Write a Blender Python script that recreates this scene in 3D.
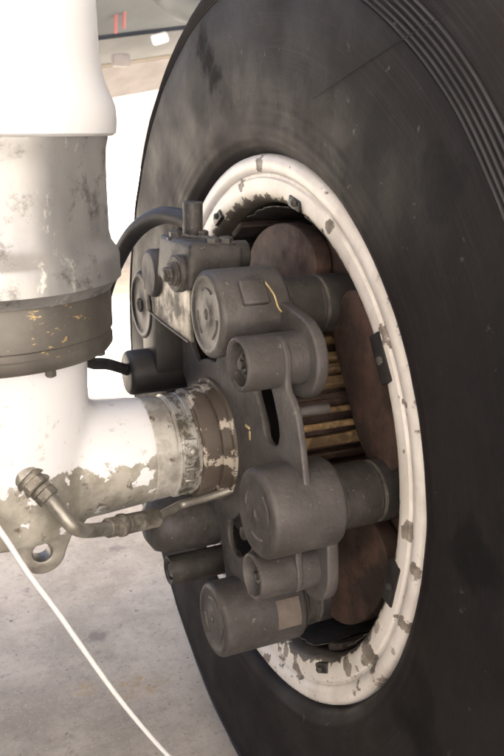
import bpy, bmesh, math, random
from mathutils import Vector, Matrix
random.seed(7)
for o in list(bpy.data.objects): bpy.data.objects.remove(o)
S = bpy.context.scene
COL = S.collection
GZ = -0.505                                   # ground height; origin = centre of the wheel's inner rim, X = axle

# ------------------------------------------------------------------ camera
cd = bpy.data.cameras.new('camera'); cam = bpy.data.objects.new('camera', cd); COL.objects.link(cam)
cam.location = (-0.38428, -0.78934, 0.31621)
cam.rotation_euler = (math.pi/2 - 0.28572, 0, -0.43143)
cd.sensor_fit = 'VERTICAL'; cd.sensor_height = 36; cd.lens = 850/756*36
cd.clip_start = 0.02; cd.clip_end = 3000
cd.dof.use_dof = True; cd.dof.focus_distance = 0.86; cd.dof.aperture_fstop = 14
S.camera = cam
# ------------------------------------------------------------------ light
SUN_EL, SUN_AZ = 52, 195                      # azimuth from +Y towards +X
w = bpy.data.worlds.new('World'); S.world = w; w.use_nodes = True
nt = w.node_tree; bg = nt.nodes['Background']
sky = nt.nodes.new('ShaderNodeTexSky'); sky.sky_type = 'NISHITA'; sky.sun_disc = False
sky.sun_elevation = math.radians(SUN_EL); sky.sun_rotation = math.radians(SUN_AZ)
sky.air_density = 0.4; sky.dust_density = 9.0; sky.ozone_density = 0.0
nt.links.new(sky.outputs[0], bg.inputs[0]); bg.inputs[1].default_value = 0.11
sd = bpy.data.lights.new('sun', 'SUN'); sun = bpy.data.objects.new('sun', sd); COL.objects.link(sun)
sd.energy = 5.0; sd.angle = math.radians(0.6); sd.color = (1, .985, .97)
e, a = math.radians(SUN_EL), math.radians(SUN_AZ)
sdir = Vector((math.sin(a)*math.cos(e), math.cos(a)*math.cos(e), math.sin(e)))
sun.rotation_euler = sdir.to_track_quat('Z', 'Y').to_euler()
vs = S.view_settings; vs.view_transform = 'Standard'; vs.look = 'None'; vs.exposure = 3.2; vs.gamma = 1

# ------------------------------------------------------------------ materials
class NT:
    def __init__(s, name):
        s.m = bpy.data.materials.new(name); s.m.use_nodes = True
        s.t = s.m.node_tree; s.b = s.t.nodes['Principled BSDF']
        s.tc = s.t.nodes.new('ShaderNodeTexCoord').outputs['Object']
    def n(s, ty, **k):
        x = s.t.nodes.new(ty)
        for q, v in k.items():
            if q.startswith('_'): setattr(x, q[1:], v)
        return x
    def l(s, a, b): s.t.links.new(a, b)
    def val(s, sock, v):
        if isinstance(v, (int, float)): sock.default_value = v
        elif isinstance(v, (tuple, list)): sock.default_value = (tuple(v)+(1,))[:len(sock.default_value)]
        else: s.l(v, sock)
    def math(s, op, a, b=0, c=0):
        x = s.n('ShaderNodeMath', _operation=op)
        for i, v in enumerate((a, b, c)): s.val(x.inputs[i], v)
        return x.outputs[0]
    def map(s, scale=(1,1,1), rot=(0,0,0), vec=None):
        x = s.n('ShaderNodeMapping'); s.l(vec or s.tc, x.inputs[0])
        x.inputs['Scale'].default_value = scale; x.inputs['Rotation'].default_value = rot
        return x.outputs[0]
    def noise(s, scale, detail=6, rough=.6, vec=None, dist=0):
        x = s.n('ShaderNodeTexNoise'); s.l(vec or s.tc, x.inputs['Vector'])
        x.inputs['Scale'].default_value = scale; x.inputs['Detail'].default_value = detail
        x.inputs['Roughness'].default_value = rough; x.inputs['Distortion'].default_value = dist
        return x.outputs[0]
    def ramp(s, f, a, b, va=0, vb=1):
        x = s.n('ShaderNodeMapRange', _clamp=True); x.interpolation_type = 'SMOOTHSTEP'
        s.val(x.inputs[0], f); s.val(x.inputs[1], a); s.val(x.inputs[2], b); s.val(x.inputs[3], va); s.val(x.inputs[4], vb)
        return x.outputs[0]
    def mix(s, f, a, b):
        x = s.n('ShaderNodeMix', _data_type='RGBA'); s.val(x.inputs[0], f); s.val(x.inputs[6], a); s.val(x.inputs[7], b)
        return x.outputs[2]
    def mixf(s, f, a, b):
        x = s.n('ShaderNodeMix', _data_type='FLOAT'); s.val(x.inputs[0], f); s.val(x.inputs[2], a); s.val(x.inputs[3], b)
        return x.outputs[0]
    def xyz(s):
        x = s.n('ShaderNodeSeparateXYZ'); s.l(s.tc, x.inputs[0]); return x.outputs
    def radius(s):
        x, y, z = s.xyz(); return s.math('SQRT', s.math('ADD', s.math('MULTIPLY', y, y), s.math('MULTIPLY', z, z)))
    def polar(s, sr=1, sa=1):                 # (x, radius*sr, angle*sa) around the axle
        x, y, z = s.xyz(); c = s.n('ShaderNodeCombineXYZ')
        s.l(x, c.inputs[0]); s.l(s.math('MULTIPLY', s.radius(), sr), c.inputs[1])
        s.l(s.math('MULTIPLY', s.math('ARCTAN2', z, y), sa), c.inputs[2]); return c.outputs[0]
    def spot(s, p, r, soft=.3, warp=.6, ns=40):
        x = s.n('ShaderNodeVectorMath', _operation='DISTANCE'); s.l(s.tc, x.inputs[0]); x.inputs[1].default_value = p
        d = s.math('ADD', s.math('DIVIDE', x.outputs['Value'], r), s.math('MULTIPLY', s.math('SUBTRACT', s.noise(ns, 4), .5), warp*2))
        return s.ramp(d, 1, 1-soft)
    def out(s, col, rough, metal=0, height=None, strength=.2, dist=.002, spec=.5):
        s.val(s.b.inputs['Base Color'], col); s.val(s.b.inputs['Roughness'], rough); s.val(s.b.inputs['Metallic'], metal)
        s.b.inputs['Specular IOR Level'].default_value = spec
        if height is not None:
            x = s.n('ShaderNodeBump'); x.inputs['Strength'].default_value = strength; x.inputs['Distance'].default_value = dist
            s.l(height, x.inputs['Height']); s.l(x.outputs[0], s.b.inputs['Normal'])
        return s.m

def cast(name, c1, c2, ns=30, rough=.6, grime=(.03,.025,.022), gth=(.52,.72), bump=.25, metal=0.0, dust=None, wear=None):
    t = NT(name)
    col = t.mix(t.ramp(t.noise(ns, 6), .35, .68), c1, c2)
    g = t.ramp(t.noise(ns*.45, 8, .7), gth[0], gth[1])
    col = t.mix(t.math('MULTIPLY', g, .75), col, grime)
    if dust: col = t.mix(t.ramp(t.noise(ns*6, 3, .7), .66, .74), col, dust)
    smd = t.ramp(t.noise(ns*.3, 8, .75, t.map((1,1,.4))), .52, .68)
    col = t.mix(t.math('MULTIPLY', smd, .35), col, tuple(min(1, 1.8*q+.02) for q in c2))
    if wear:
        bv = t.n('ShaderNodeBevel'); bv.samples = 4; bv.inputs[0].default_value = .0022
        ge = t.n('ShaderNodeNewGeometry'); dp = t.n('ShaderNodeVectorMath', _operation='DOT_PRODUCT')
        t.l(bv.outputs[0], dp.inputs[0]); t.l(ge.outputs['Normal'], dp.inputs[1])
        ew = t.math('MULTIPLY', t.ramp(dp.outputs['Value'], .985, .93), t.ramp(t.noise(55, 6, .7), .42, .60))
        col = t.mix(t.math('MULTIPLY', ew, .8), col, wear)
    h = t.math('ADD', t.noise(260, 3), t.math('MULTIPLY', t.noise(70, 5), .8))
    return t.out(col, t.mixf(g, rough, min(1, rough+.2)), metal, h, bump, .0012)

M = {}
M['brake'] = cast('brake_grey_paint', (.056,.0515,.0515), (.086,.080,.0795), 26, .5, (.034,.030,.028), (.44,.66), .55, dust=(.22,.21,.2), wear=(.24,.225,.21))
M['brake_dark'] = cast('grimy_brake_casting', (.026,.0235,.022), (.046,.042,.039), 40, .6, (.02,.018,.016), (.45,.7), .35, dust=(.22,.2,.17), wear=(.2,.185,.16))
M['brake_mid'] = cast('dusty_brake_casting', (.040,.0375,.037), (.070,.066,.064), 40, .55, (.03,.027,.023), (.48,.72), .35, dust=(.32,.3,.26), wear=(.3,.28,.25))
M['brown'] = cast('heat_browned_steel', (.036,.019,.014), (.082,.047,.035), 30, .7, (.016,.010,.008), (.44,.64), .5)
M['tan'] = cast('tan_oxidised_steel', (.32,.20,.085), (.50,.34,.17), 34, .6, (.035,.022,.014), (.40,.56), .3)
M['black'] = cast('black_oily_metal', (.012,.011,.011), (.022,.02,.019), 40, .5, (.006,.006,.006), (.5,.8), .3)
M['hose'] = cast('black_rubber_hose', (.016,.015,.016), (.03,.028,.028), 60, .55, (.05,.045,.04), (.55,.8), .2)
M['steel'] = cast('dull_steel', (.24,.23,.21), (.36,.35,.32), 45, .4, (.06,.055,.05), (.5,.72), .2, .55)
M['bracket'] = cast('bare_metal_bracket', (.17,.16,.14), (.32,.30,.265), 60, .42, (.05,.045,.036), (.44,.60), .25, .3)
M['gold'] = cast('yellowed_sealant', (.45,.34,.13), (.62,.52,.28), 80, .5, (.2,.13,.05), (.5,.7), .2)
M['label'] = cast('beige_data_plate', (.13,.108,.095), (.17,.142,.125), 70, .5, (.16,.12,.1), (.55,.75), .1)
M['cavity'] = cast('sooty_wheel_cavity', (.030,.022,.019), (.052,.038,.032), 26, .7, (.012,.010,.009), (.45,.7), .2)

# wheel paint: white with ragged peeled inner edge
t = NT('peeling_white_wheel_paint')
r = t.radius(); po = t.polar(30, 3.2)
nz = t.noise(3.2, 5, .65, po)
edge = t.ramp(t.math('ADD', r, t.math('MULTIPLY', t.math('SUBTRACT', t.noise(48, 5, .75), .5), .030)), .2492, .2506)
zz_ = t.xyz()[2]
chips = t.math('MAXIMUM', t.ramp(t.noise(30, 5, .6), .655, .662), t.math('MULTIPLY', t.ramp(t.noise(34, 6, .66), .575, .585), t.ramp(zz_, -.06, -.14)))
flake = t.ramp(t.noise(120, 4, .6), .71, .73)
lipwear = t.math('MULTIPLY', t.ramp(r, .2845, .2875), t.ramp(t.noise(60, 6, .75), .60, .66))
grooved = t.math('MULTIPLY', t.math('MULTIPLY', t.ramp(r, .2685, .2705), t.ramp(r, .2745, .2725)), t.ramp(t.noise(35, 5), .4, .6))
metalc = t.mix(t.ramp(t.noise(45, 6, .7), .35, .65), (.13,.11,.092), (.30,.265,.23))
paint = t.mix(t.ramp(t.noise(14, 6), .35, .7), (.74,.715,.69), (.60,.57,.535))
paint = t.mix(t.math('MULTIPLY', grooved, .45), paint, (.35,.32,.29))
bare = t.math('MAXIMUM', t.math('MAXIMUM', chips, flake), t.math('MAXIMUM', t.math('SUBTRACT', 1, edge), lipwear))
for p_, r_ in (((.269,-72.8),.011),((.263,-34.6),.014),((.267,0),.010),((.285,-5.7),.008),((.281,93),.009),((.267,105),.007),((.282,-17),.008),((.258,-45),.010),((.262,62),.007)):
    q_ = math.radians(p_[1]); bare = t.math('MAXIMUM', bare, t.spot((-.003,-p_[0]*math.cos(q_),p_[0]*math.sin(q_)), r_*.95, .05, 1.7, 62))
yel = t.math('MULTIPLY', t.ramp(r, .258, .252), .35)
paint = t.mix(yel, paint, (.62,.60,.42))
dirt = t.ramp(t.noise(9, 7, .72), .48, .70)
paint = t.mix(t.math('MULTIPLY', dirt, .45), paint, (.36,.32,.28))
col = t.mix(bare, paint, metalc)
col = t.mix(t.math('MULTIPLY', t.math('SUBTRACT', 1, edge), .72), col, (.035,.028,.024))
h = t.math('ADD', t.math('MULTIPLY', t.math('SUBTRACT', 1, bare), 1.0), t.math('MULTIPLY', t.noise(90, 4), .25))
M['rim'] = t.out(col, t.mixf(bare, .42, .6), 0, h, .5, .0008)

# tyre rubber
t = NT('worn_aircraft_tyre_rubber')
col = t.mix(t.ramp(t.noise(7, 6), .3, .7), (.0090,.0078,.0084), (.0130,.0115,.0121))
conc = t.noise(6, 6, .7, t.polar(60, .35))
col = t.mix(t.math('MULTIPLY', t.ramp(conc, .5, .85), .2), col, (.032,.030,.030))
brn = t.ramp(t.radius(), .40, .30)
col = t.mix(t.math('MULTIPLY', brn, t.ramp(t.noise(9, 5), .3, .7, .1, .5)), col, (.020,.0145,.0135))
dst = t.ramp(t.noise(5, 8, .75, t.polar(9, 1.2)), .50, .72)
col = t.mix(t.math('MULTIPLY', dst, .14), col, (.026,.0235,.0235))
fine = t.ramp(t.noise(6, 4, .6, t.polar(210, .5)), .50, .72)
col = t.mix(t.math('MULTIPLY', t.math('MULTIPLY', fine, t.ramp(t.noise(5, 5), .35, .6)), .45), col, (.042,.041,.043))
rs = t.ramp(t.noise(5, 6, .8, t.polar(5, 22)), .60, .70)
col = t.mix(t.math('MULTIPLY', rs, .3), col, (.032,.029,.028))
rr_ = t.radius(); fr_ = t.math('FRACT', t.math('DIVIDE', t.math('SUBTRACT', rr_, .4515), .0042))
lit_crest = t.ramp(t.math('ABSOLUTE', t.math('SUBTRACT', fr_, .5)), .26, .10)
lit_crest = t.math('MULTIPLY', lit_crest, t.math('MULTIPLY', t.ramp(rr_, .4510, .4516), t.ramp(rr_, .4775, .4765)))
lit_crest = t.math('MULTIPLY', lit_crest, t.ramp(t.noise(6, 5, .7), .3, .6, .35, 1))
col = t.mix(lit_crest, col, (.046,.046,.050))  # dust-toned rib crests, painted lighter to stand in for light catching them
scr = t.ramp(t.noise(46, 4, .75), .665, .70)
col = t.mix(t.math('MULTIPLY', scr, .6), col, (.085,.078,.072))
for p, rr in (((-.02,-.154,.275),.03), ((-.02,-.304,.282),.035), ((-.02,-.306,-.131),.045), ((-.02,-.33,-.16),.03), ((-.02,-.365,.025),.03), ((-.02,-.22,.31),.03)):
    col = t.mix(t.math('MULTIPLY', t.spot(p, rr, .35, .8, 30), .6), col, (.004,.0036,.004))
scuff = t.math('MAXIMUM', t.spot((-.02,.115,.385), .030, .75, .8, 70), t.math('MAXIMUM', t.spot((-.02,.13,.405), .024, .75, .8, 70), t.spot((-.02,.098,.368), .024, .75, .9, 70)))
col = t.mix(t.math('MULTIPLY', scuff, .85), col, (.003,.0026,.0026))
h = t.math('ADD', t.noise(180, 4, .7), t.math('ADD', t.math('MULTIPLY', conc, .08), t.math('MULTIPLY', t.noise(25, 5), .8)))
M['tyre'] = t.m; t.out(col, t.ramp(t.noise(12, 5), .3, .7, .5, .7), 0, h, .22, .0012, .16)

t.l(t.mixf(scuff, .15, .04), t.b.inputs['Specular IOR Level'])

# landing gear leg: white paint up, bare metal with leftovers of paint
t = NT('white_gear_paint')
g = t.ramp(t.noise(14, 9, .78, t.map((1,1,.45))), .50, .72)
col = t.mix(t.math('MULTIPLY', g, .6), (.70,.725,.77), (.46,.46,.45))
M['white'] = t.out(col, .32, 0, t.noise(120, 4), .08, .001)

t = NT('worn_grey_strut_metal')
v = t.noise(9, 6, .6, t.map((1, 1, .35)))
col = t.mix(t.ramp(v, .3, .7), (.27,.275,.285), (.45,.458,.47))
col = t.mix(t.ramp(t.noise(30, 7, .75, t.map((1,1,.4))), .57, .63), col, (.60,.595,.58))
col = t.mix(t.math('MULTIPLY', t.ramp(t.noise(26, 8, .78), .52, .66), .75), col, (.09,.086,.08))
M['strut'] = t.out(col, t.ramp(v, .3, .7, .32, .48), .6, t.noise(80, 5), .15, .001)

t = NT('stained_lower_strut_band')
v = t.noise(14, 6)
col = t.mix(t.ramp(v, .3, .7), (.085,.080,.074), (.15,.143,.133))
yy = t.math('MULTIPLY', t.spot((-.245,-.10,.165), .035, .2, .9, 70), t.ramp(t.noise(90, 4, .7, t.map((1,1,2.5),(0,.5,0))), .60, .64))
col = t.mix(yy, col, (.50,.37,.17))
col = t.mix(t.ramp(t.noise(60, 5, .7), .68, .71), col, (.42,.39,.33))
M['band'] = t.out(col, .45, .3, t.noise(90, 5), .2, .001)

t = NT('axle_paint_peeling_below')
x, y, z = t.xyz()
ed = t.math('ADD', z, t.math('MULTIPLY', t.math('SUBTRACT', t.noise(24, 6, .62), .5), .10))
base = t.ramp(ed, .012, .0155)                          # painted above
fl = t.ramp(t.noise(30, 4, .55), .56, .575)
base = t.math('MAXIMUM', base, t.math('MULTIPLY', fl, t.ramp(x, -.10, -.13)))
met = t.mix(t.ramp(t.noise(26, 6, .65), .35, .65), (.26,.25,.215), (.46,.45,.41))
met = t.mix(t.ramp(t.noise(70, 5, .7), .58, .66), met, (.15,.135,.11))
wh = t.mix(t.math('MULTIPLY', t.ramp(t.noise(70, 5, .75), .60, .66), .5), (.74,.76,.80), (.44,.43,.41))
col = t.mix(base, met, wh)
M['axle'] = t.out(col, t.mixf(base, .38, .34), t.mixf(base, .2, 0), t.math('ADD', base, t.math('MULTIPLY', t.noise(90, 4), .3)), .3, .0008)

t = NT('axle_collar_scraped')
ch = t.ramp(t.math('SUBTRACT', t.noise(36, 6, .7), t.math('MULTIPLY', t.ramp(t.xyz()[0], -.112, -.09), .13)), .38, .43)
col = t.mix(ch, (.13,.11,.09), t.mix(t.ramp(t.noise(30, 7, .7), .35, .65), (.30,.285,.26), (.64,.63,.60)))
M['collar'] = t.out(col, .42, t.mixf(ch, .1, .3), t.math('ADD', ch, t.noise(90, 4)), .3, .0008)
t = NT('flaked_hub_paint')
ch = t.ramp(t.noise(42, 6, .7), .555, .59)
col = t.mix(ch, t.mix(t.noise(50,5), (.075,.060,.048), (.12,.10,.085)), (.50,.46,.40))
M['hub'] = t.out(col, .5, 0, t.math('ADD', ch, t.noise(90, 4)), .3, .0008)
t = NT('clamp_band_metal')
ch = t.ramp(t.noise(60, 6, .7), .42, .56)
col = t.mix(ch, (.16,.145,.12), (.55,.55,.53))
M['clamp'] = t.out(col, .33, .6, t.noise(90, 5), .2, .0008)

t = NT('white_cord_sheath')
M['cord'] = t.out(t.mix(t.noise(300, 3), (.80,.81,.83), (.84,.85,.87)), .6, 0, t.noise(700, 2), .2, .001)

# broomed concrete
t = NT('broomed_concrete')
mv = t.map((1.2, 34, 1), (0, 0, math.radians(14)))
ln = t.noise(7, 5, .65, mv)
col = t.mix(t.ramp(t.noise(4.5, 9, .75), .38, .62), (.36,.318,.252), (.52,.465,.378))
col = t.mix(t.math('MULTIPLY', t.ramp(ln, .42, .66), .32), col, (.42,.385,.33))
col = t.mix(t.math('MULTIPLY', t.ramp(t.noise(26, 6, .7), .60, .70), .55), col, (.19,.17,.15))
col = t.mix(t.math('MULTIPLY', t.ramp(t.noise(11, 6, .7, t.map((1,2.5,1),(0,0,.25))), .63, .72), .5), col, (.45,.34,.20))
col = t.mix(t.math('MULTIPLY', t.ramp(t.noise(75, 5, .8), .50, .68), .40), col, (.20,.175,.15))
col = t.mix(t.math('MULTIPLY', t.ramp(t.noise(210, 3, .7), .58, .66), .5), col, (.60,.56,.50))
col = t.mix(t.ramp(t.noise(120, 2, .6), .70, .74), col, (.11,.10,.09))
for p, rr in (((-.10,.455,GZ),.022), ((.02,.75,GZ),.02)):
    col = t.mix(t.math('MULTIPLY', t.spot(p, rr, .7, 1.2, 50), .55), col, (.13,.12,.115))
for p, rr in (((-.088,.30,GZ),.030), ((-.06,.29,GZ),.022), ((-.15,.33,GZ),.02)):
    col = t.mix(t.math('MULTIPLY', t.math('MULTIPLY', t.spot(p, rr*1.2, .7, 1.4, 45), t.ramp(t.noise(70, 5, .7), .40, .62)), .6), col, (.42,.29,.13))
h = t.math('ADD', ln, t.math('MULTIPLY', t.noise(150, 4, .7), .8))
M['concrete'] = t.out(col, .85, 0, h, .6, .004, .3)

def plain(name, c1, c2, rough=.6, ns=8, metal=0):
    t = NT(name); return t.out(t.mix(t.ramp(t.noise(ns, 5), .3, .7), c1, c2), rough, metal, t.noise(ns*6, 3), .05, .002)
M['bluegrey'] = plain('blue_grey_panel', (.020,.026,.033), (.034,.043,.053), .5)
M['midgrey'] = plain('light_grey_panel', (.045,.049,.054), (.07,.074,.08), .5)
M['pale'] = plain('pale_pink_panel', (.12,.112,.114), (.17,.16,.162), .55)
M['beige'] = plain('beige_edge_strip', (.10,.085,.066), (.14,.12,.096), .6)
M['blownwhite'] = plain('blown_white_panel', (.62,.59,.58), (.72,.70,.69), .55)  # whitened so the lower panel glares out like the sunlit ground
M['red'] = plain('red_strap', (.22,.05,.055), (.26,.07,.075), .6)
M['winggrey'] = plain('wing_slab_grey', (.45,.45,.45), (.5,.5,.5), .5)

# ------------------------------------------------------------------ mesh helpers
def finish(bm, angle=38):
    bmesh.ops.recalc_face_normals(bm, faces=bm.faces)
    lim = math.radians(angle)
    for f in bm.faces: f.smooth = True
    for ed in bm.edges:
        ed.smooth = not (len(ed.link_faces) == 2 and ed.calc_face_angle(0) > lim)
def obj(name, bm, mat, parent=None, angle=38):
    finish(bm, angle)
    me = bpy.data.meshes.new(name); bm.to_mesh(me); bm.free()
    return obj_me(name, me, mat, parent)
def root_of(p):
    while p.parent: p = p.parent
    return p
def obj_me(name, me, mat, parent=None):
    o = bpy.data.objects.new(name, me); COL.objects.link(o)
    if mat is not None and not me.materials: me.materials.append(M[mat])
    if parent is not None:
        o.parent = parent
        if parent.parent is None and parent.type == 'EMPTY': o.location = -parent.location
    return o
def thing(name, label, cat, loc, group=None):
    o = bpy.data.objects.new(name, None); COL.objects.link(o); o.location = loc
    o.empty_display_size = .05; o['label'] = label; o['category'] = cat
    if group: o['group'] = group
    return o
def tag(o, label, cat):
    o['label'] = label; o['category'] = cat; return o
def frame(p, d, up=(0,0,1)):
    d = Vector(d).normalized(); u = Vector(up)
    if abs(d.dot(u)) > .95: u = Vector((0,1,0)) if abs(d.y) < .9 else Vector((1,0,0))
    s = u.cross(d).normalized(); u = d.cross(s)
    return Matrix(((d.x,s.x,u.x,p[0]),(d.y,s.y,u.y,p[1]),(d.z,s.z,u.z,p[2]),(0,0,0,1)))
def lathe(bm, prof, seg=48, mtx=None, caps=True):
    """revolve (x, r) profile round local X"""
    mtx = mtx or Matrix(); rings = []
    for x, r in prof:
        if r < 1e-6: rings.append([bm.verts.new(mtx @ Vector((x, 0, 0)))])
        else: rings.append([bm.verts.new(mtx @ Vector((x, r*math.cos(2*math.pi*i/seg), r*math.sin(2*math.pi*i/seg)))) for i in range(seg)])
    for A, B in zip(rings, rings[1:]):
        for i in range(seg):
            j = (i+1) % seg
            if len(A) == 1 and len(B) == 1: continue
            if len(A) == 1: bm.faces.new((A[0], B[i], B[j]))
            elif len(B) == 1: bm.faces.new((A[i], B[0], A[j]))
            else: bm.faces.new((A[i], B[i], B[j], A[j]))
    if caps:
        for R in (rings[0], rings[-1]):
            if len(R) > 2: bm.faces.new(R)
    return bm
def bcyl(r, x0, x1, b=.003, n=3, inner=None):
    """bevelled cylinder profile"""
    p = [(x0, r-b)] if inner is None else list(inner)+[(x0, r-b)]
    for i in range(1, n+1):
        q = math.pi/2*i/n; p.append((x0+b-b*math.cos(q), r-b+b*math.sin(q)))
    for i in range(0, n+1):
        q = math.pi/2*i/n; p.append((x1-b+b*math.sin(q), r-b+b*math.cos(q)))
    return p
def box(bm, size, mtx, bev=.002, seg=2):
    r = bmesh.ops.create_cube(bm, size=1)
    vs_ = r['verts']
    for v in vs_: v.co = Vector((v.co.x*size[0], v.co.y*size[1], v.co.z*size[2]))
    if bev: 
        q = bmesh.ops.bevel(bm, geom=list({e for v in vs_ for e in v.link_edges}), offset=bev, segments=seg, affect='EDGES', profile=.6)
        vs_ = list({v for f in q['faces'] for v in f.verts} | {v for v in vs_ if v.is_valid})
    for v in vs_: v.co = mtx @ v.co
def hexprof(bm, r, x0, x1, mtx, b=.0012):
    m2 = mtx @ Matrix.Rotation(random.random(), 4, 'X')
    lathe(bm, [(x0, r), (x1-b, r), (x1, r-b*1.6)], 6, m2)
def spline(pts, n=10):
    P = [Vector(p) for p in pts]; out = []
    for i in range(len(P)-1):
        p0, p1, p2, p3 = P[max(i-1,0)], P[i], P[i+1], P[min(i+2, len(P)-1)]
        for k in range(n):
            t = k/n; out.append(.5*((2*p1)+(p2-p0)*t+(2*p0-5*p1+4*p2-p3)*t*t+(3*p1-p0-3*p2+p3)*t**3))
    return out+[P[-1]]
def tube(bm, pts, r, seg=12, n=10, rfun=None):
    P = spline(pts, n) if n > 1 else [Vector(p) for p in pts]; rings = []; up = Vector((.13,.27,.95)).normalized()
    for i, p in enumerate(P):
        d = (P[min(i+1, len(P)-1)]-P[max(i-1,0)]).normalized()
        s = up.cross(d).normalized(); up = d.cross(s)
        rr = rfun(i/(len(P)-1)) if rfun else r
        rings.append([bm.verts.new(p+rr*(s*math.cos(2*math.pi*k/seg)+up*math.sin(2*math.pi*k/seg))) for k in range(seg)])
    for A, B in zip(rings, rings[1:]):
        for k in range(seg): bm.faces.new((A[k], B[k], B[(k+1) % seg], A[(k+1) % seg]))
    bm.faces.new(rings[0]); bm.faces.new(rings[-1])
def plate(name, loops, x0, x1, bev, mat, parent):
    """flat plate normal to X from (y, z) loops (first outer, rest holes), bevelled edges"""
    cu = bpy.data.curves.new(name, 'CURVE'); cu.dimensions = '2D'; cu.fill_mode = 'BOTH'
    cu.extrude = (x1-x0)/2-bev; cu.bevel_depth = bev; cu.bevel_resolution = 2
    cu.offset = -bev
    for lp in loops:
        s = cu.splines.new('POLY'); s.points.add(len(lp)-1); s.use_cyclic_u = True
        for p, (y, z) in zip(s.points, lp): p.co = (y, z, 0, 1)
    tmp = bpy.data.objects.new('tmp', cu); COL.objects.link(tmp)
    bpy.context.view_layer.update()
    me = bpy.data.meshes.new_from_object(tmp.evaluated_get(bpy.context.evaluated_depsgraph_get()))
    bpy.data.objects.remove(tmp); bpy.data.curves.remove(cu)
    for v in me.vertices:
        y, z, x = v.co; v.co = ((x0+x1)/2+x, y, z)
    bm = bmesh.new(); bm.from_mesh(me); bpy.data.meshes.remove(me)
    bmesh.ops.remove_doubles(bm, verts=bm.verts, dist=1e-5)
    return obj(name, bm, mat, parent)
def pol(r, deg):                              # degrees from -Y (towards the camera) upwards
    q = math.radians(deg); return (-r*math.cos(q), r*math.sin(q))

# ------------------------------------------------------------------ setting
bm = bmesh.new()
vv = [bm.verts.new((x, y, GZ)) for x, y in ((-1200,-1200),(1200,-1200),(1200,1200),(-1200,1200))]; bm.faces.new(vv)
g = obj('concrete_ground', bm, 'concrete'); g['kind'] = 'structure'
bm = bmesh.new()                              # unseen wing slab added above the frame to keep the gear in shade
box(bm, (8.0, 5.2, .3), Matrix.Translation((.3, -2.5, 1.75)), .1, 3)
g = obj('wing_shade_slab', bm, 'winggrey'); g['kind'] = 'structure'

# ------------------------------------------------------------------ wheel
wheel = thing('aircraft_wheel', 'big black aircraft tyre on a white wheel rim with peeling paint', 'wheel', (.15, 0, GZ))
# tyre profile (x, r): bead, sidewall, chine ribs, shoulder, tread
ctrl = [(.004,.2905),(-.010,.300),(-.0165,.318),(-.0185,.36),(-.0195,.405),(-.019,.43),(-.0165,.458),(-.001,.489),(.04,.513),(.11,.525),(.17,.527)]
cp = []
for i_ in range(len(ctrl)-1):
    p0, p1, p2, p3 = [Vector(ctrl[max(0, min(len(ctrl)-1, i_+k))]) for k in (-1, 0, 1, 2)]
    n_ = 120 if ctrl[i_+1][1] > .45 and ctrl[i_][1] < .48 else 16
    for k in range(n_):
        q = k/n_; v = .5*((2*p1)+(p2-p0)*q+(2*p0-5*p1+4*p2-p3)*q*q+(3*p1-p0-3*p2+p3)*q**3); cp.append((v.x, v.y))
cp.append(ctrl[-1])
prof = []
for x, r in cp:
    d = 0
    if .4515 < r < .4765 and x < .02: fr = ((r-.4515)/.0042) % 1; d = .0026*(1-min(1, abs(fr-.5)*2.9))-.0008
    for rb in (.338,): d += .0004*math.exp(-((r-rb)/.0016)**2)
    if r < .325: d += .0002*math.cos(2*math.pi*r/.011)
    prof.append((x-d, r))
for xg in (.09, .14):                        # tread grooves handled by dips
    prof = [(x, r-.008) if abs(x-xg) < .006 and r > .5 else (x, r) for x, r in prof]
prof += [(.34-x, r) for x, r in reversed(prof)]
bm = lathe(bmesh.new(), prof, 240, caps=False)
from mathutils import noise as mn
for v in bm.verts:                            # hand-worn: slightly uneven sidewall
    v.co.x += .0016*mn.noise(v.co*9) + .0007*mn.noise(v.co*30)
for v in bm.verts:                            # flattened where it stands on the ground
    if v.co.z < GZ+.004: v.co.z = GZ+.004
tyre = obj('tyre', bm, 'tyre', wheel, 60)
bm = bmesh.new(); tube(bm, [(-.0205,-.302,.388),(-.0212,-.249,.375),(-.0212,-.19,.359),(-.0208,-.125,.341)], .0003, 5, 6)
obj('mould_seam', bm, 'tyre', wheel)
rimprof = [(.016,.2935),(.003,.2925),(-.004,.2905),(-.0065,.2865),(-.0058,.2795),(-.0035,.2745),(-.0005,.2725),(-.0005,.2695),(-.003,.2680),
           (-.0032,.2600),(-.0015,.2525),(.0015,.2475),(.008,.2445),(.018,.2435)]
bm = lathe(bmesh.new(), rimprof+[(.022,.2435),(.022,.2955),(.016,.2935)], 160, caps=False)
rim = obj('wheel_rim', bm, 'rim', wheel, 50)
bm = lathe(bmesh.new(), [(.018,.2432),(.19,.2432),(.205,.23),(.205,.03),(.225,.03),(.225,.25),(.018,.25)], 96, caps=False)
obj('wheel_well', bm, 'cavity', wheel)
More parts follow.
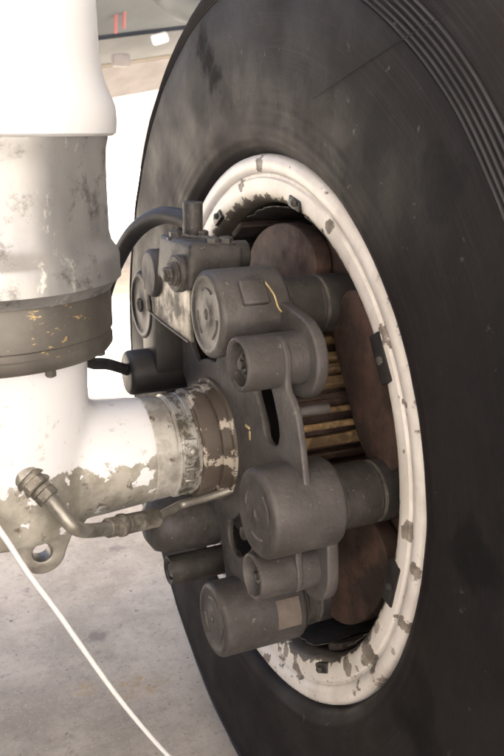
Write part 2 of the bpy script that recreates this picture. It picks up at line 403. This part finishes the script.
# drive keys round the opening (eight, 45 degrees apart)
for k in range(8):
    d = 31.6+45*k
    y, z = pol(.2545, d); rad = Vector((0, y, z)).normalized(); tan = Vector((1,0,0)).cross(rad)
    m = Matrix(((1,rad.x,tan.x,.0),(0,rad.y,tan.y,y),(0,rad.z,tan.z,z),(0,0,0,1)))
    bm = bmesh.new(); box(bm, (.014, .0165, .044) if k in (0, 7) else (.014, .011, .024), m @ Matrix.Translation((.0022,0,0)), .0022, 2)
    key = obj('drive_key', bm, 'black', rim)
    bm = bmesh.new(); hexprof(bm, .0035, 0, .004, m @ Matrix.Translation((-.0046,.001,.002)) @ Matrix.Rotation(math.pi,4,'Z'))
    obj('key_bolt', bm, 'brake_dark', wheel)
    # key bars run into the well
    bm = bmesh.new(); y2, z2 = pol(.2385, d)
    m2 = Matrix(((1,rad.x,tan.x,.1),(0,rad.y,tan.y,y2),(0,rad.z,tan.z,z2),(0,0,0,1)))
    box(bm, (.168, .008, .03), m2, .002, 1); obj('key_bar', bm, 'cavity', wheel)
# heat shield sheets between the keys with torn edges
for k in range(8):
    d0 = 31.6+45*k+8; bm = bmesh.new(); n = 22; rows = []
    for i in range(n+1):
        q = d0+29*i/n; row = []
        xf = .012+.010*random.random() if 0 < i < n else .03
        for x, rr in ((xf, .2395), (.05, .2375), (.16, .2365)):
            y, z = pol(rr, q); row.append(bm.verts.new((x, y, z)))
        for x, rr in ((.16, .2355), (.05, .2365), (xf, .2385)):
            y, z = pol(rr, q); row.append(bm.verts.new((x, y, z)))
        rows.append(row)
    for A, B in zip(rows, rows[1:]):
        for j in range(6): bm.faces.new((A[j], A[(j+1)%6], B[(j+1)%6], B[j]))
    bm.faces.new(rows[0]); bm.faces.new(rows[-1])
    obj('heat_shield', bm, 'brake_dark', wheel)

# unseen twin wheel added at the other axle end to shade the brake
twin = wheel.copy(); COL.objects.link(twin); twin.location = (2*-.285-.15, 0, GZ); twin.rotation_euler = (0, 0, math.pi)
twin['label'] = 'unseen twin aircraft wheel added on the left end of the axle'
for ch in list(wheel.children):
    c = ch.copy(); COL.objects.link(c); c.parent = twin
    for g_ in list(ch.children):
        d = g_.copy(); COL.objects.link(d); d.parent = c
wheel['group'] = twin['group'] = 'twin main wheels'

# ------------------------------------------------------------------ brake
brake = thing('brake_assembly', 'grey multi piston disc brake bolted round the axle inside the wheel', 'brake', (0, 0, -.22))
PIST = [(-.067,.150), (-.178,-.005), (-.068,-.173), pol(.182,138), pol(.182,-144)]
PR = [.0415, .0405, .039, .040, .038]
ADJ = [((-.141,.120), .0245, .0), ((-.172,-.069), .0215, .0)]
def lobed(ring, discs, n=360, smooth=5):
    R = []
    for i in range(n):
        q = 2*math.pi*i/n; dx, dz = math.cos(q), math.sin(q); best = ring(math.degrees(math.atan2(dz, -dx))) if callable(ring) else ring
        for (y, z), r in discs:
            b = y*dx+z*dz; c = y*y+z*z-r*r; disc = b*b-c
            if disc > 0 and b > 0: best = max(best, b+math.sqrt(disc))
        R.append(best)
    for _ in range(smooth): R = [(R[i-1]+R[i]*2+R[(i+1) % n])/4 for i in range(n)]
    return [(R[i]*math.cos(2*math.pi*i/n), R[i]*math.sin(2*math.pi*i/n)) for i in range(n)]
def slot(d0, d1, r, hw, n=10):
    out = []
    for i in range(n+1): out.append(pol(r+hw, d0+(d1-d0)*i/n))
    c = pol(r, d1)
    for i in range(1, 7):
        q = math.pi*i/7; out.append(pol(r+hw*math.cos(q), d1+math.degrees(hw*math.sin(q)/r)))
    for i in range(n+1): out.append(pol(r-hw, d1+(d0-d1)*i/n))
    for i in range(1, 7):
        q = math.pi*i/7; out.append(pol(r-hw*math.cos(q), d0-math.degrees(hw*math.sin(q)/r)))
    return out
def capsule(a, ra, b, rb, n=20):              # hull of two circles
    A, B = Vector(a), Vector(b); d = (B-A); L = d.length; q0 = math.atan2(d.y, d.x); al = math.acos(max(-1, min(1, (ra-rb)/L)))
    out = [(A.x+ra*math.cos(q0+al+(2*math.pi-2*al)*i/n), A.y+ra*math.sin(q0+al+(2*math.pi-2*al)*i/n)) for i in range(n+1)]
    return out+[(B.x+rb*math.cos(q0-al+2*al*i/n), B.y+rb*math.sin(q0-al+2*al*i/n)) for i in range(n+1)]
circ = lambda r, n=96: [(r*math.cos(2*math.pi*i/n), r*math.sin(2*math.pi*i/n)) for i in range(n)]
outer = lobed(lambda d: .204 if 4 < d < 31 else .165 if -14 < d < 44 else .13 if -75 < d < 46 else .085, [(p, r-.003) for p, r in zip(PIST, PR)]+[(a, r+.004) for a, r, _ in ADJ], smooth=14)
holes = [circ(.052)] + [slot(22, 36, .150, .0165), slot(-58, -27, .108, .020)]
house = plate('housing_plate', [outer]+holes, -.066, -.0595, .0018, 'brake', brake)
plate('slot_shade_ring', [circ(.118), circ(.052)], -.034, -.0305, .0008, 'black', brake)  # added black ring so the slot reads as deep shade
for (a_, ra_, _), b_, rb_ in ((ADJ[0], PIST[0], .020), (ADJ[1], PIST[1], .022)):
    plate('adjuster_ear', [capsule(a_, ra_+.013, b_, rb_)], -.0415, -.0295, .0025, 'brake', brake)
# hub that carries the plate on the axle
bm = lathe(bmesh.new(), [(-.0985,.0515),(-.0985,.0545),(-.0965,.0570),(-.0865,.0575),(-.082,.0575),(-.0815,.0555),(-.0795,.0555),(-.079,.0600),(-.070,.0610),(-.0695,.0650),(-.062,.066),(-.050,.078),(-.034,.078),(-.034,.0515),(-.0985,.0515)], 64, caps=False)
obj('brake_hub', bm, 'hub', brake)
for i, ((y, z), r) in enumerate(zip(PIST, PR)):
    m = Matrix.Translation((0, y, z)); x0 = -.100 if i != 2 else -.098; x1 = -.028 if i != 2 else -.004
    inner = [(x0+.0030, 0), (x0+.0028, r*.10), (x0+.0012, r*.13), (x0+.0010, r*.26), (x0+.0018, r*.30), (x0+.0020, r*.74), (x0+.0006, r*.79)]
    pr = inner + bcyl(r, x0, x1, .006, 4)[0:] + [(x1, r*.8)]
    bm = lathe(bmesh.new(), pr, 56, m)
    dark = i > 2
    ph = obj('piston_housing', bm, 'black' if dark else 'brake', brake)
    nk = .0295
    bm = lathe(bmesh.new(), [(x1-.002, nk+.004), (x1+.003, nk+.004), (x1+.006, nk), (.012, nk), (.0135, nk-.002), (.0165, nk-.002), (.018, nk-.0005), (.050, nk-.0005), (.050, 0)], 48, m)
    obj('piston', bm, 'brake_dark', ph)
    # bolt and cast marks on the end
    if dark:
        bm = bmesh.new(); hexprof(bm, r*.2, x0+.0044, x0-.0005, m); obj('end_bolt', bm, 'brake_dark', ph)
    if i < 3:
        for k in range(3):
            q = 1.1+k*2.1+i; bm = bmesh.new(); P_ = []
            for s_ in range(7):
                qq = q+s_*.16; P_.append((x0+.0022, y+r*.58*math.cos(qq), z+r*.58*math.sin(qq)))
            tube(bm, P_, .0014, 6, 1); obj('cast_mark', bm, 'brake', ph)
    if i == 0:                                # square boss on the upper barrel, lock wire below it
        q = math.radians(35); rad = Vector((0, -math.cos(q), math.sin(q))); tan = Vector((1,0,0)).cross(rad)
        c = Vector((-.066, y, z))+rad*(r+.0005)
        mm = Matrix(((1,tan.x,rad.x,c.x),(0,tan.y,rad.y,c.y),(0,tan.z,rad.z,c.z),(0,0,0,1)))
        bm = bmesh.new(); box(bm, (.026,.024,.007), mm, .0025, 3); obj('square_boss', bm, 'brake', ph)
        P_ = []
        for x_, dg in ((-.052,48),(-.047,30),(-.044,12),(-.036,2),(-.030,-6)):
            qq = math.radians(dg); P_.append((x_, y-(r+.0012)*math.cos(qq), z+(r+.0012)*math.sin(qq)))
        bm = bmesh.new(); tube(bm, P_, .0008, 6, 8); obj('lock_wire', bm, 'gold', ph)
    if i == 2:                                # beige plate on the lower barrel
        bm = bmesh.new(); n = 8; rows = []
        for k in range(n+1):
            q = math.radians(-6+44*k/n); row = []
            for x_, rr in ((-.040, r+.0012), (-.014, r+.0012), (-.014, r-.001), (-.040, r-.001)):
                row.append(bm.verts.new((x_, y-rr*math.cos(q), z+rr*math.sin(q))))
            rows.append(row)
        for A, B in zip(rows, rows[1:]):
            for j in range(4): bm.faces.new((A[j], A[(j+1)%4], B[(j+1)%4], B[j]))
        bm.faces.new(rows[0]); bm.faces.new(rows[-1]); obj('data_plate', bm, 'label', ph)
for (y, z), r, _ in ADJ:                      # open-ended adjuster tubes with a nut inside
    m = Matrix.Translation((0, y, z))
    pr = [(-.084, 0), (-.084, r*.74), (-.0985, r*.80)] + bcyl(r, -.1005, -.038, .0025, 3)[0:] + [(-.038, 0)]
    ad = obj('adjuster_housing', lathe(bmesh.new(), pr, 48, m), 'brake', brake)
    bm = lathe(bmesh.new(), [(-.086,r*.62),(-.090,r*.62),(-.090,r*.44),(-.086,r*.44)], 32, m); obj('washer', bm, 'brake', ad)
    bm = bmesh.new(); hexprof(bm, r*.36, -.084, -.094, m); lathe(bm, [(-.090,r*.17),(-.098,r*.17),(-.0985,0)], 14, m)
    obj('adjuster_nut', bm, 'brake_dark', ad)
# small pins on the flange
bm = lathe(bmesh.new(), bcyl(.0045, -.062, -.026, .001), 14, Matrix.Translation((0, *pol(.190, 25)))); obj('flange_pin', bm, 'brake', brake)
for d in (52, -40, 100, -100):
    m = Matrix.Translation((-.066, *pol(.112, d))) @ Matrix.Rotation(math.pi, 4, 'Z'); bm = bmesh.new(); hexprof(bm, .007, 0, .006, m); obj('flange_bolt', bm, 'brake_dark', brake)
# yellow witness marks on the plate by the hub
for (yy, zz), s_ in ((pol(.098, 25), (.0012,.010,.003)), (pol(.100, 20), (.0012,.003,.009))):
    bm = bmesh.new(); box(bm, s_, Matrix.Translation((-.0665, yy, zz)), .0004, 1); obj('witness_mark', bm, 'gold', brake)
# torque tube with splines
bm = lathe(bmesh.new(), [(-.03,.098),(.17,.098),(.17,.05),(-.03,.05),(-.03,.098)], 72, caps=False)
tt = obj('torque_tube', bm, 'brown', brake)
for k in range(45):
    d = 8*k+3; y, z = pol(.103, d); rad = Vector((0, y, z)).normalized(); tan = Vector((1,0,0)).cross(rad)
    m = Matrix(((1,rad.x,tan.x,.065),(0,rad.y,tan.y,y),(0,rad.z,tan.z,z),(0,0,0,1)))
    bm = bmesh.new(); box(bm, (.19, .004+.012*random.random(), .004+.0075*random.random()), m, .0015, 1); obj('spline', bm, 'tan' if k % 4 else 'brown', tt)
# pressure plate and its five browned lobes between the pistons
sc = lobed(.192, [], smooth=0)
pp = plate('pressure_plate', [circ(.208, 120), circ(.116)], .050, .064, .0015, 'brown', brake)
for k in range(5):
    d = 102-72*k+(2 if k == 1 else 0)
    lp = []; r0, r1, hw = (.132, .224, 27) if k == 1 else (.108, .222, 27)
    for i in range(48):
        q = 2*math.pi*i/48; ca, sa = math.cos(q), math.sin(q)
        lp.append(pol((r0+r1)/2+math.copysign(abs(ca)**.7, ca)*(r1-r0)/2, d+math.copysign(abs(sa)**.8, sa)*hw))
    plate('insulator_pad', [lp], .028, .0475, .002, 'brown', brake)
# rotor stack behind
for k in range(5):
    x = .074+k*.02
    plate('rotor_disc', [circ(.226 if k % 2 else .214, 120), circ(.112)], x, x+.013, .001, 'brown' if k % 2 else 'cavity', brake)
# shuttle valve block up at the back
vb = bmesh.new()
mv_ = Matrix.Translation((-.074, .014, .186)) @ Matrix.Rotation(math.radians(6), 4, 'Y')
box(vb, (.056, .092, .046), mv_, .006, 3)
lathe(vb, bcyl(.026, -.105, -.05, .005), 32, Matrix.Translation((0, .086, .166)))
lathe(vb, bcyl(.015, 0, .05, .003), 24, frame((-.074, .01, .192), (1,-.1,0)))
vblk = obj('valve_block', vb, 'brake_mid', brake)
bm = lathe(bmesh.new(), [(0,.0185),(-.006,.0185),(-.008,.0165),(-.008,.012),(-.0115,.012),(-.0125,.0105),(-.0125,0)], 28, frame((-.1015,-.008,.180),(1,.15,0)))
pl = obj('valve_plug', bm, 'brake_mid', vblk)
bm = bmesh.new(); hexprof(bm, .0075, 0, .0065, frame((-.1140,-.010,.180),(-1,-.1,0))); obj('plug_hex', bm, 'brake_mid', brake)
for p in ((-.092,.030,.208),(-.055,-.012,.205),(-.072,-.018,.206),(-.060,.040,.206)):
    bm = bmesh.new(); lathe(bm, bcyl(.0095, 0, .003, .0008), 20, frame(p, (0,0,1))); hexprof(bm, .0072, .003, .009, frame(p, (0,0,1))); obj('valve_bolt', bm, 'brake_mid', vblk)
bm = lathe(bmesh.new(), bcyl(.0105, 0, .046, .0015), 24, frame((-.068,.046,.198), (.02,0,1))); obj('inlet_stub', bm, 'brake_mid', vblk)
bm = bmesh.new()
for ph_ in (0, math.pi):
    tube(bm, [Vector((-.055,-.012,.2105)).lerp(Vector((-.092,.030,.2130)), i/24)+Vector((0,.0009*math.cos(ph_+i*.9),.0009*math.sin(ph_+i*.9))) for i in range(25)], .0007, 5, 1)
obj('lock_wire', bm, 'steel', vblk)
# pale bracket below the block, with its wire link
bm = bmesh.new()
pts = [(-.022,.172),(.098,.172),(.104,.121),(.06,.117),(.0,.114),(-.022,.113)]
br = plate('bracket', [pts], -.098, -.094, .0008, 'bracket', brake)
bm = bmesh.new(); tube(bm, [(-.1,.106,.121),(-.1,.06,.117),(-.1,.0,.114),(-.1,-.018,.113)], .0010, 8, 6); obj('bracket_edge', bm, 'label', br)
for k in range(3):
    c = Vector((-.103,.104-.004*k,.150-.010*k)); bm = bmesh.new()
    tube(bm, [c+Vector((0, .003*math.cos(q), .0065*math.sin(q))) for q in [2*math.pi*i/12 for i in range(13)]], .0011, 6, 1); obj('wire_link', bm, 'bracket', br)
# dark fittings behind the axle
bm = lathe(bmesh.new(), bcyl(.026, -.125, -.03, .006), 32, Matrix.Translation((0,.118,.048))); obj('rear_cylinder', bm, 'black', brake)
bm = bmesh.new(); box(bm, (.04,.05,.09), Matrix.Translation((-.078,.115,.095)), .006, 2); obj('rear_casting', bm, 'black', brake)
bm = lathe(bmesh.new(), [(-.132,0),(-.130,.018),(-.122,.030),(-.108,.035),(-.07,.036),(-.05,.036)], 32, Matrix.Translation((0,.050,-.112))); obj('lower_manifold', bm, 'brake_mid', brake)
bm = lathe(bmesh.new(), [(-.104,0),(-.104,.010),(-.112,.011)]+bcyl(.0165,-.114,-.04,.002), 28, Matrix.Translation((0,.022,-.158))); ad = obj('lower_pin', bm, 'brake_dark', brake)
bm = bmesh.new(); hexprof(bm, .008, -.104, -.110, Matrix.Translation((0,.022,-.158))); obj('pin_nut', bm, 'brake', ad)

# ------------------------------------------------------------------ landing gear leg
SX = -.285
leg = thing('landing_gear_leg', 'white and worn metal landing gear strut with axle stub at left', 'landing gear', (SX, 0, -.12))
up = Matrix(((0,0,1,SX),(0,1,0,0),(1,0,0,0),(0,0,0,1)))
up = Matrix(((0,0,-1,SX),(0,1,0,0),(1,0,0,0),(0,0,0,1)))
def vl(name, prof, mat, parent, seg=96): return obj(name, lathe(bmesh.new(), prof, seg, up, caps=False), mat, parent, 40)
# upper sleeve (white), z from .31 up
outer_cyl = vl('strut_cylinder', [(.310,.105),(.310,.119),(.3125,.122),(.322,.1230),(.334,.1225),(.340,.1205),(.350,.116),(.362,.1125),(.378,.1105),(.44,.1095),(.60,.1095),(1.75,.1095)], 'white', leg)
vl('strut_sleeve', [(.312,.1145),(.308,.1145),(.300,.1125),(.285,.1115),(.228,.1120),(.219,.114),(.211,.1195),(.207,.1205),(.196,.1205),(.188,.1212),(.186,.1180),(.180,.1135),(.178,.1125)], 'strut', leg)
vl('lower_band', [(.1785,.1110),(.176,.1105),(.174,.1110),(.142,.1112),(.1405,.1095),(.135,.1095),(.1335,.1108),(.127,.1108),(.1225,.1075),(.1205,.0990),(.1205,.05)], 'band', leg)
for q in (-70, -115, -25, -160):
    qq = math.radians(q); p = (SX+.1*math.cos(qq), .1*math.sin(qq), .122)
    bm = bmesh.new(); hexprof(bm, .0048, 0, .007, frame(p, (0,0,-1))); obj('flange_bolt', bm, 'band', leg)
bm = bmesh.new(); lathe(bm, [(0,.004),(.006,.003),(.020,.0004)], 10, frame((SX+.108,.03,.318),(1,.2,-.25))); obj('pin_tip', bm, 'brake_dark', leg)
bm = bmesh.new()                              # weld-like bead along the lower flange
# axle body: vertical piston foot blended into the horizontal axle
bm = bmesh.new()
lathe(bm, [(-.05,.080),(.10,.086),(.15,.088)], 64, up)
lathe(bm, [(-.62,.0600),(-.20,.0590),(-.145,.0545),(-.139,.054)], 64)
me = bpy.data.meshes.new('axle'); bm.to_mesh(me); bm.free()
tmp = bpy.data.objects.new('tmp', me); COL.objects.link(tmp)
md = tmp.modifiers.new('r', 'REMESH'); md.mode = 'VOXEL'; md.voxel_size = .0045; md.use_smooth_shade = True
md = tmp.modifiers.new('s', 'SMOOTH'); md.iterations = 26; md.factor = .5
bpy.context.view_layer.update()
me2 = bpy.data.meshes.new_from_object(tmp.evaluated_get(bpy.context.evaluated_depsgraph_get()))
bpy.data.objects.remove(tmp)
me2.materials.clear()
axle = obj_me('axle', me2, 'axle', leg); me2.name = 'axle'
for p in me2.polygons: p.use_smooth = True
bm = lathe(bmesh.new(), [(-.147,.04),(-.147,.0525),(-.145,.0542),(-.126,.0525),(-.124,.0520),(-.122,.0500),(-.121,.0520),(-.084,.0512),(-.080,.0512),(-.078,.049),(-.02,.049)], 72, caps=False)
obj('axle_collar', bm, 'collar', leg, 30)
bm = lathe(bmesh.new(), [(-0.1200,.051),(-0.1200,.0532),(-0.1195,.0540),(-0.1160,.0540),(-0.1155,.0533),(-0.1070,.0533),(-0.1065,.0540),(-0.1030,.0540),(-0.1025,.0532),(-0.1025,.051)], 72, caps=False)
clamp = obj('clamp_band', bm, 'clamp', leg, 30)
def onaxle(x, deg, r):
    y, z = pol(r, deg); rad = Vector((0, y, z)).normalized(); tan = Vector((1,0,0)).cross(rad)
    return Matrix(((1,tan.x,rad.x,x),(0,tan.y,rad.y,y),(0,tan.z,rad.z,z),(0,0,0,1)))
bm = bmesh.new(); box(bm, (.013,.024,.004), onaxle(-0.1110, 12, .0545), .001, 1); obj('clamp_lug', bm, 'clamp', clamp)
bm = bmesh.new(); m = onaxle(-0.1110, 12, .0565) @ Matrix.Rotation(-math.pi/2, 4, 'Y'); lathe(bm, bcyl(.0052, 0, .002, .0005), 20, m); hexprof(bm, .004, .002, .006, m); obj('clamp_bolt', bm, 'steel', clamp)
bm = bmesh.new()
for dg, sz in ((-8, (.015,.0045,.004)), (-22, (.015,.0045,.004))): box(bm, sz, onaxle(-0.1110, dg, .0548), .0008, 1)
box(bm, (.005,.014,.0035), onaxle(-0.1110, -15, .0546), .0006, 1); obj('clamp_buckle', bm, 'steel', clamp)
# lug with a hole under the axle
def lugpts():
    out = [(-.050,-.035),(-.050,-.056)]
    return out
lp = []
cx_, cz_ = SX+.030, -.0885
for q in range(-170, -9, 10):
    qq = math.radians(q); lp.append((cx_+.0235*math.cos(qq), cz_+.0235*math.sin(qq)))
lp += [(cx_+.030, cz_+.012), (cx_+.046, cz_+.026), (cx_+.05, cz_+.05), (cx_-.05, cz_+.05), (cx_-.040, cz_+.022), (cx_-.027, cz_+.008)]
hole = [(cx_+.0095*math.cos(2*math.pi*i/24), cz_+.0095*math.sin(2*math.pi*i/24)) for i in range(24)]
lug = plate('tow_lug', [lp, hole], -.011, .011, .002, 'steel', leg)
for v in lug.data.vertices: x_, y_, z_ = v.co; v.co = (y_, x_, z_)   # plate stands in the X-Z plane
lug.data.flip_normals()
# boss for the pipe fitting
FM = frame((-.2755,-.0700,.0225), (.52,-.55,-.60))
bm = lathe(bmesh.new(), [(-.048,.0150),(.004,.0158),(.006,.0150),(.006,0)], 32, FM); obj('fitting_boss', bm, 'steel', leg)

# ------------------------------------------------------------------ hydraulic pipe with hex fitting
F0 = Vector(FM @ Vector((.006,0,0)))
pipe = thing('hydraulic_pipe', 'bent metal hydraulic pipe with hex fitting running under the axle', 'pipe', tuple(F0))
bm = bmesh.new(); lathe(bm, bcyl(.0150, .006, .011, .001), 28, FM); hexprof(bm, .0135, .011, .019, FM)
lathe(bm, bcyl(.0105, .0195, .024, .001), 24, FM); hexprof(bm, .0105, .0245, .033, FM)
obj('hex_fitting', bm, 'bracket', pipe)
PP = [FM @ Vector((.028,0,0)), FM @ Vector((.038,.0,-.000)), (-.2435,-.099,-.020), (-.233,-.093,-.031), (-.220,-.083,-.0385), (-.203,-.072,-.0450), (-.185,-.060,-.052)]
bm = bmesh.new(); tube(bm, PP, .0068, 16, 8); obj('bent_tube', bm, 'steel', pipe)
SL = frame((-.203,-.070,-.0455), Vector((.062,.030,-.014)))
bm = lathe(bmesh.new(), [(-.002,.0075),(0,.0095),(.012,.0095),(.013,.0080),(.0145,.0080),(.0155,.0112),(.0195,.0112),(.0205,.0090),(.023,.0090),(.024,.0098),(.064,.0095),(.066,.007)], 28, SL); obj('sleeve', bm, 'bracket', pipe)
e0 = SL @ Vector((.064,0,0))
bm = bmesh.new(); tube(bm, [e0, (-.128,-.030,-.0600), (-.110,-.020,-.0600), (-.088,-.035,-.050), (-.066,-.048,-.040), (-.05,-.05,-.034)], .0046, 12, 8); obj('thin_tube', bm, 'steel', pipe)

# ------------------------------------------------------------------ hoses
bm = bmesh.new(); tube(bm, [(-.068,.046,.222),(-.074,.066,.226),(-.086,.105,.224),(-.102,.150,.200),(-.118,.19,.150),(-.135,.20,.10),(-.170,.19,.06),(-.21,.17,.02)], .0095, 16, 10)
tag(obj('hydraulic_hose', bm, 'hose'), 'thick dark hose arching from the valve block down behind the strut', 'hose')
bm = bmesh.new(); tube(bm, [(-.215,.03,.13),(-.200,.03,.113),(-.192,.045,.095),(-.176,.07,.078),(-.150,.10,.066),(-.12,.118,.05)], .0065, 12, 10)
tag(obj('short_hose', bm, 'hose'), 'thin black hose hanging between strut bottom and brake above the axle', 'hose')

# ------------------------------------------------------------------ white cord
CORD = [(-.40,-.118,.17),(-.340,-.112,.06)]+[(-.305,-.11,-.009),(-.285,-.108,-.054),(-.26,-.1,-.105),(-.232,-.09,-.166),(-.201,-.075,-.232),(-.165,-.055,-.303),(-.137,-.04,-.354),(-.101,-.03,-.411),(-.05,-.03,GZ+.03),(.0,-.035,GZ+.006),(.06,-.05,GZ+.0045),(.12,-.07,GZ+.0045)]
bm = bmesh.new()
tube(bm, CORD, .0027, 12, 12)
tag(obj('white_cord', bm, 'cord'), 'thin white cord hanging down to the concrete at lower left', 'cord')

# ------------------------------------------------------------------ blurred panels of the aircraft behind
back = thing('fuselage_panel', 'blurred blue grey and pale pink aircraft panels beyond the tyre', 'aircraft panel', (1.1, 3.2, GZ))
fwd = Vector((.93,.36,0)).normalized()
def seg_panel(name, a, b, bulge, mat, slope=.16, L=(-.6, 2.4), thick=.05, x0=.62):
    (y0, z0), (y1, z1) = a, b
    bm = bmesh.new(); n = 10; rows = []
    for s_ in (L[0], L[1]):
        row = []
        for off in (0, thick):
            for k in (range(n+1) if off == 0 else range(n, -1, -1)):
                q = k/n; zz = z0+(z1-z0)*q+slope*(s_-0.2)-bulge*math.sin(math.pi*q)*.7; dy = -bulge*math.sin(math.pi*q)*.7+off
                row.append(bm.verts.new((x0+s_*.93, y0+(y1-y0)*q+s_*.36+dy, zz+off)))
        rows.append(row)
    A, B = rows
    for j in range(len(A)): bm.faces.new((A[j], A[(j+1) % len(A)], B[(j+1) % len(B)], B[j]))
    bm.faces.new(A); bm.faces.new(B)
    return obj(name, bm, mat, back)
seg_panel('upper_panel', (2.86,.715), (1.9,1.45), .12, 'bluegrey')
nd = Vector((.93,.36,.17)).normalized()
bm = lathe(bmesh.new(), [(-.62,0),(-.615,.06),(-.58,.12),(-.5,.17),(-.35,.20),(0,.21),(.7,.21),(1.4,.18)], 40, frame((1.28,2.62,.95), nd))
obj('rounded_fairing', bm, 'bluegrey', back)
seg_panel('middle_panel', (3.20,.610), (2.89,.698), .02, 'midgrey')
seg_panel('edge_strip', (3.22,.598), (3.20,.608), .003, 'beige')
seg_panel('lower_panel', (3.55,.455), (3.23,.596), .01, 'pale')
seg_panel('lower_panel', (4.6,-.05), (3.56,.452), .01, 'blownwhite')  # overexposed fade into the ground put into this panel's colour
bm = bmesh.new(); box(bm, (.06,.05,.04), Matrix.Translation((.80,2.66,.66)) @ Matrix.Rotation(-.3,4,'Y'), .012, 2); obj('hinge_block', bm, 'white', back)
bm = bmesh.new(); box(bm, (.07,.06,.05), Matrix.Translation((.665,2.76,.58)), .012, 2); obj('hinge_block', bm, 'pale', back)
for x_, b_ in ((.680,.0),(.645,.02)):
    bm = bmesh.new(); tube(bm, [(x_-.1,2.3,1.15),(x_-.02,2.62,.92),(x_,2.75,.70-b_)], .006, 8, 6); obj('red_strap', bm, 'red', back)
bm = bmesh.new(); tube(bm, [(.74,2.3,1.08),(.80,2.5,.93),(.86,2.62,.84),(.94,2.66,.82)], .012, 8, 6); obj('pale_hose', bm, 'white', back)
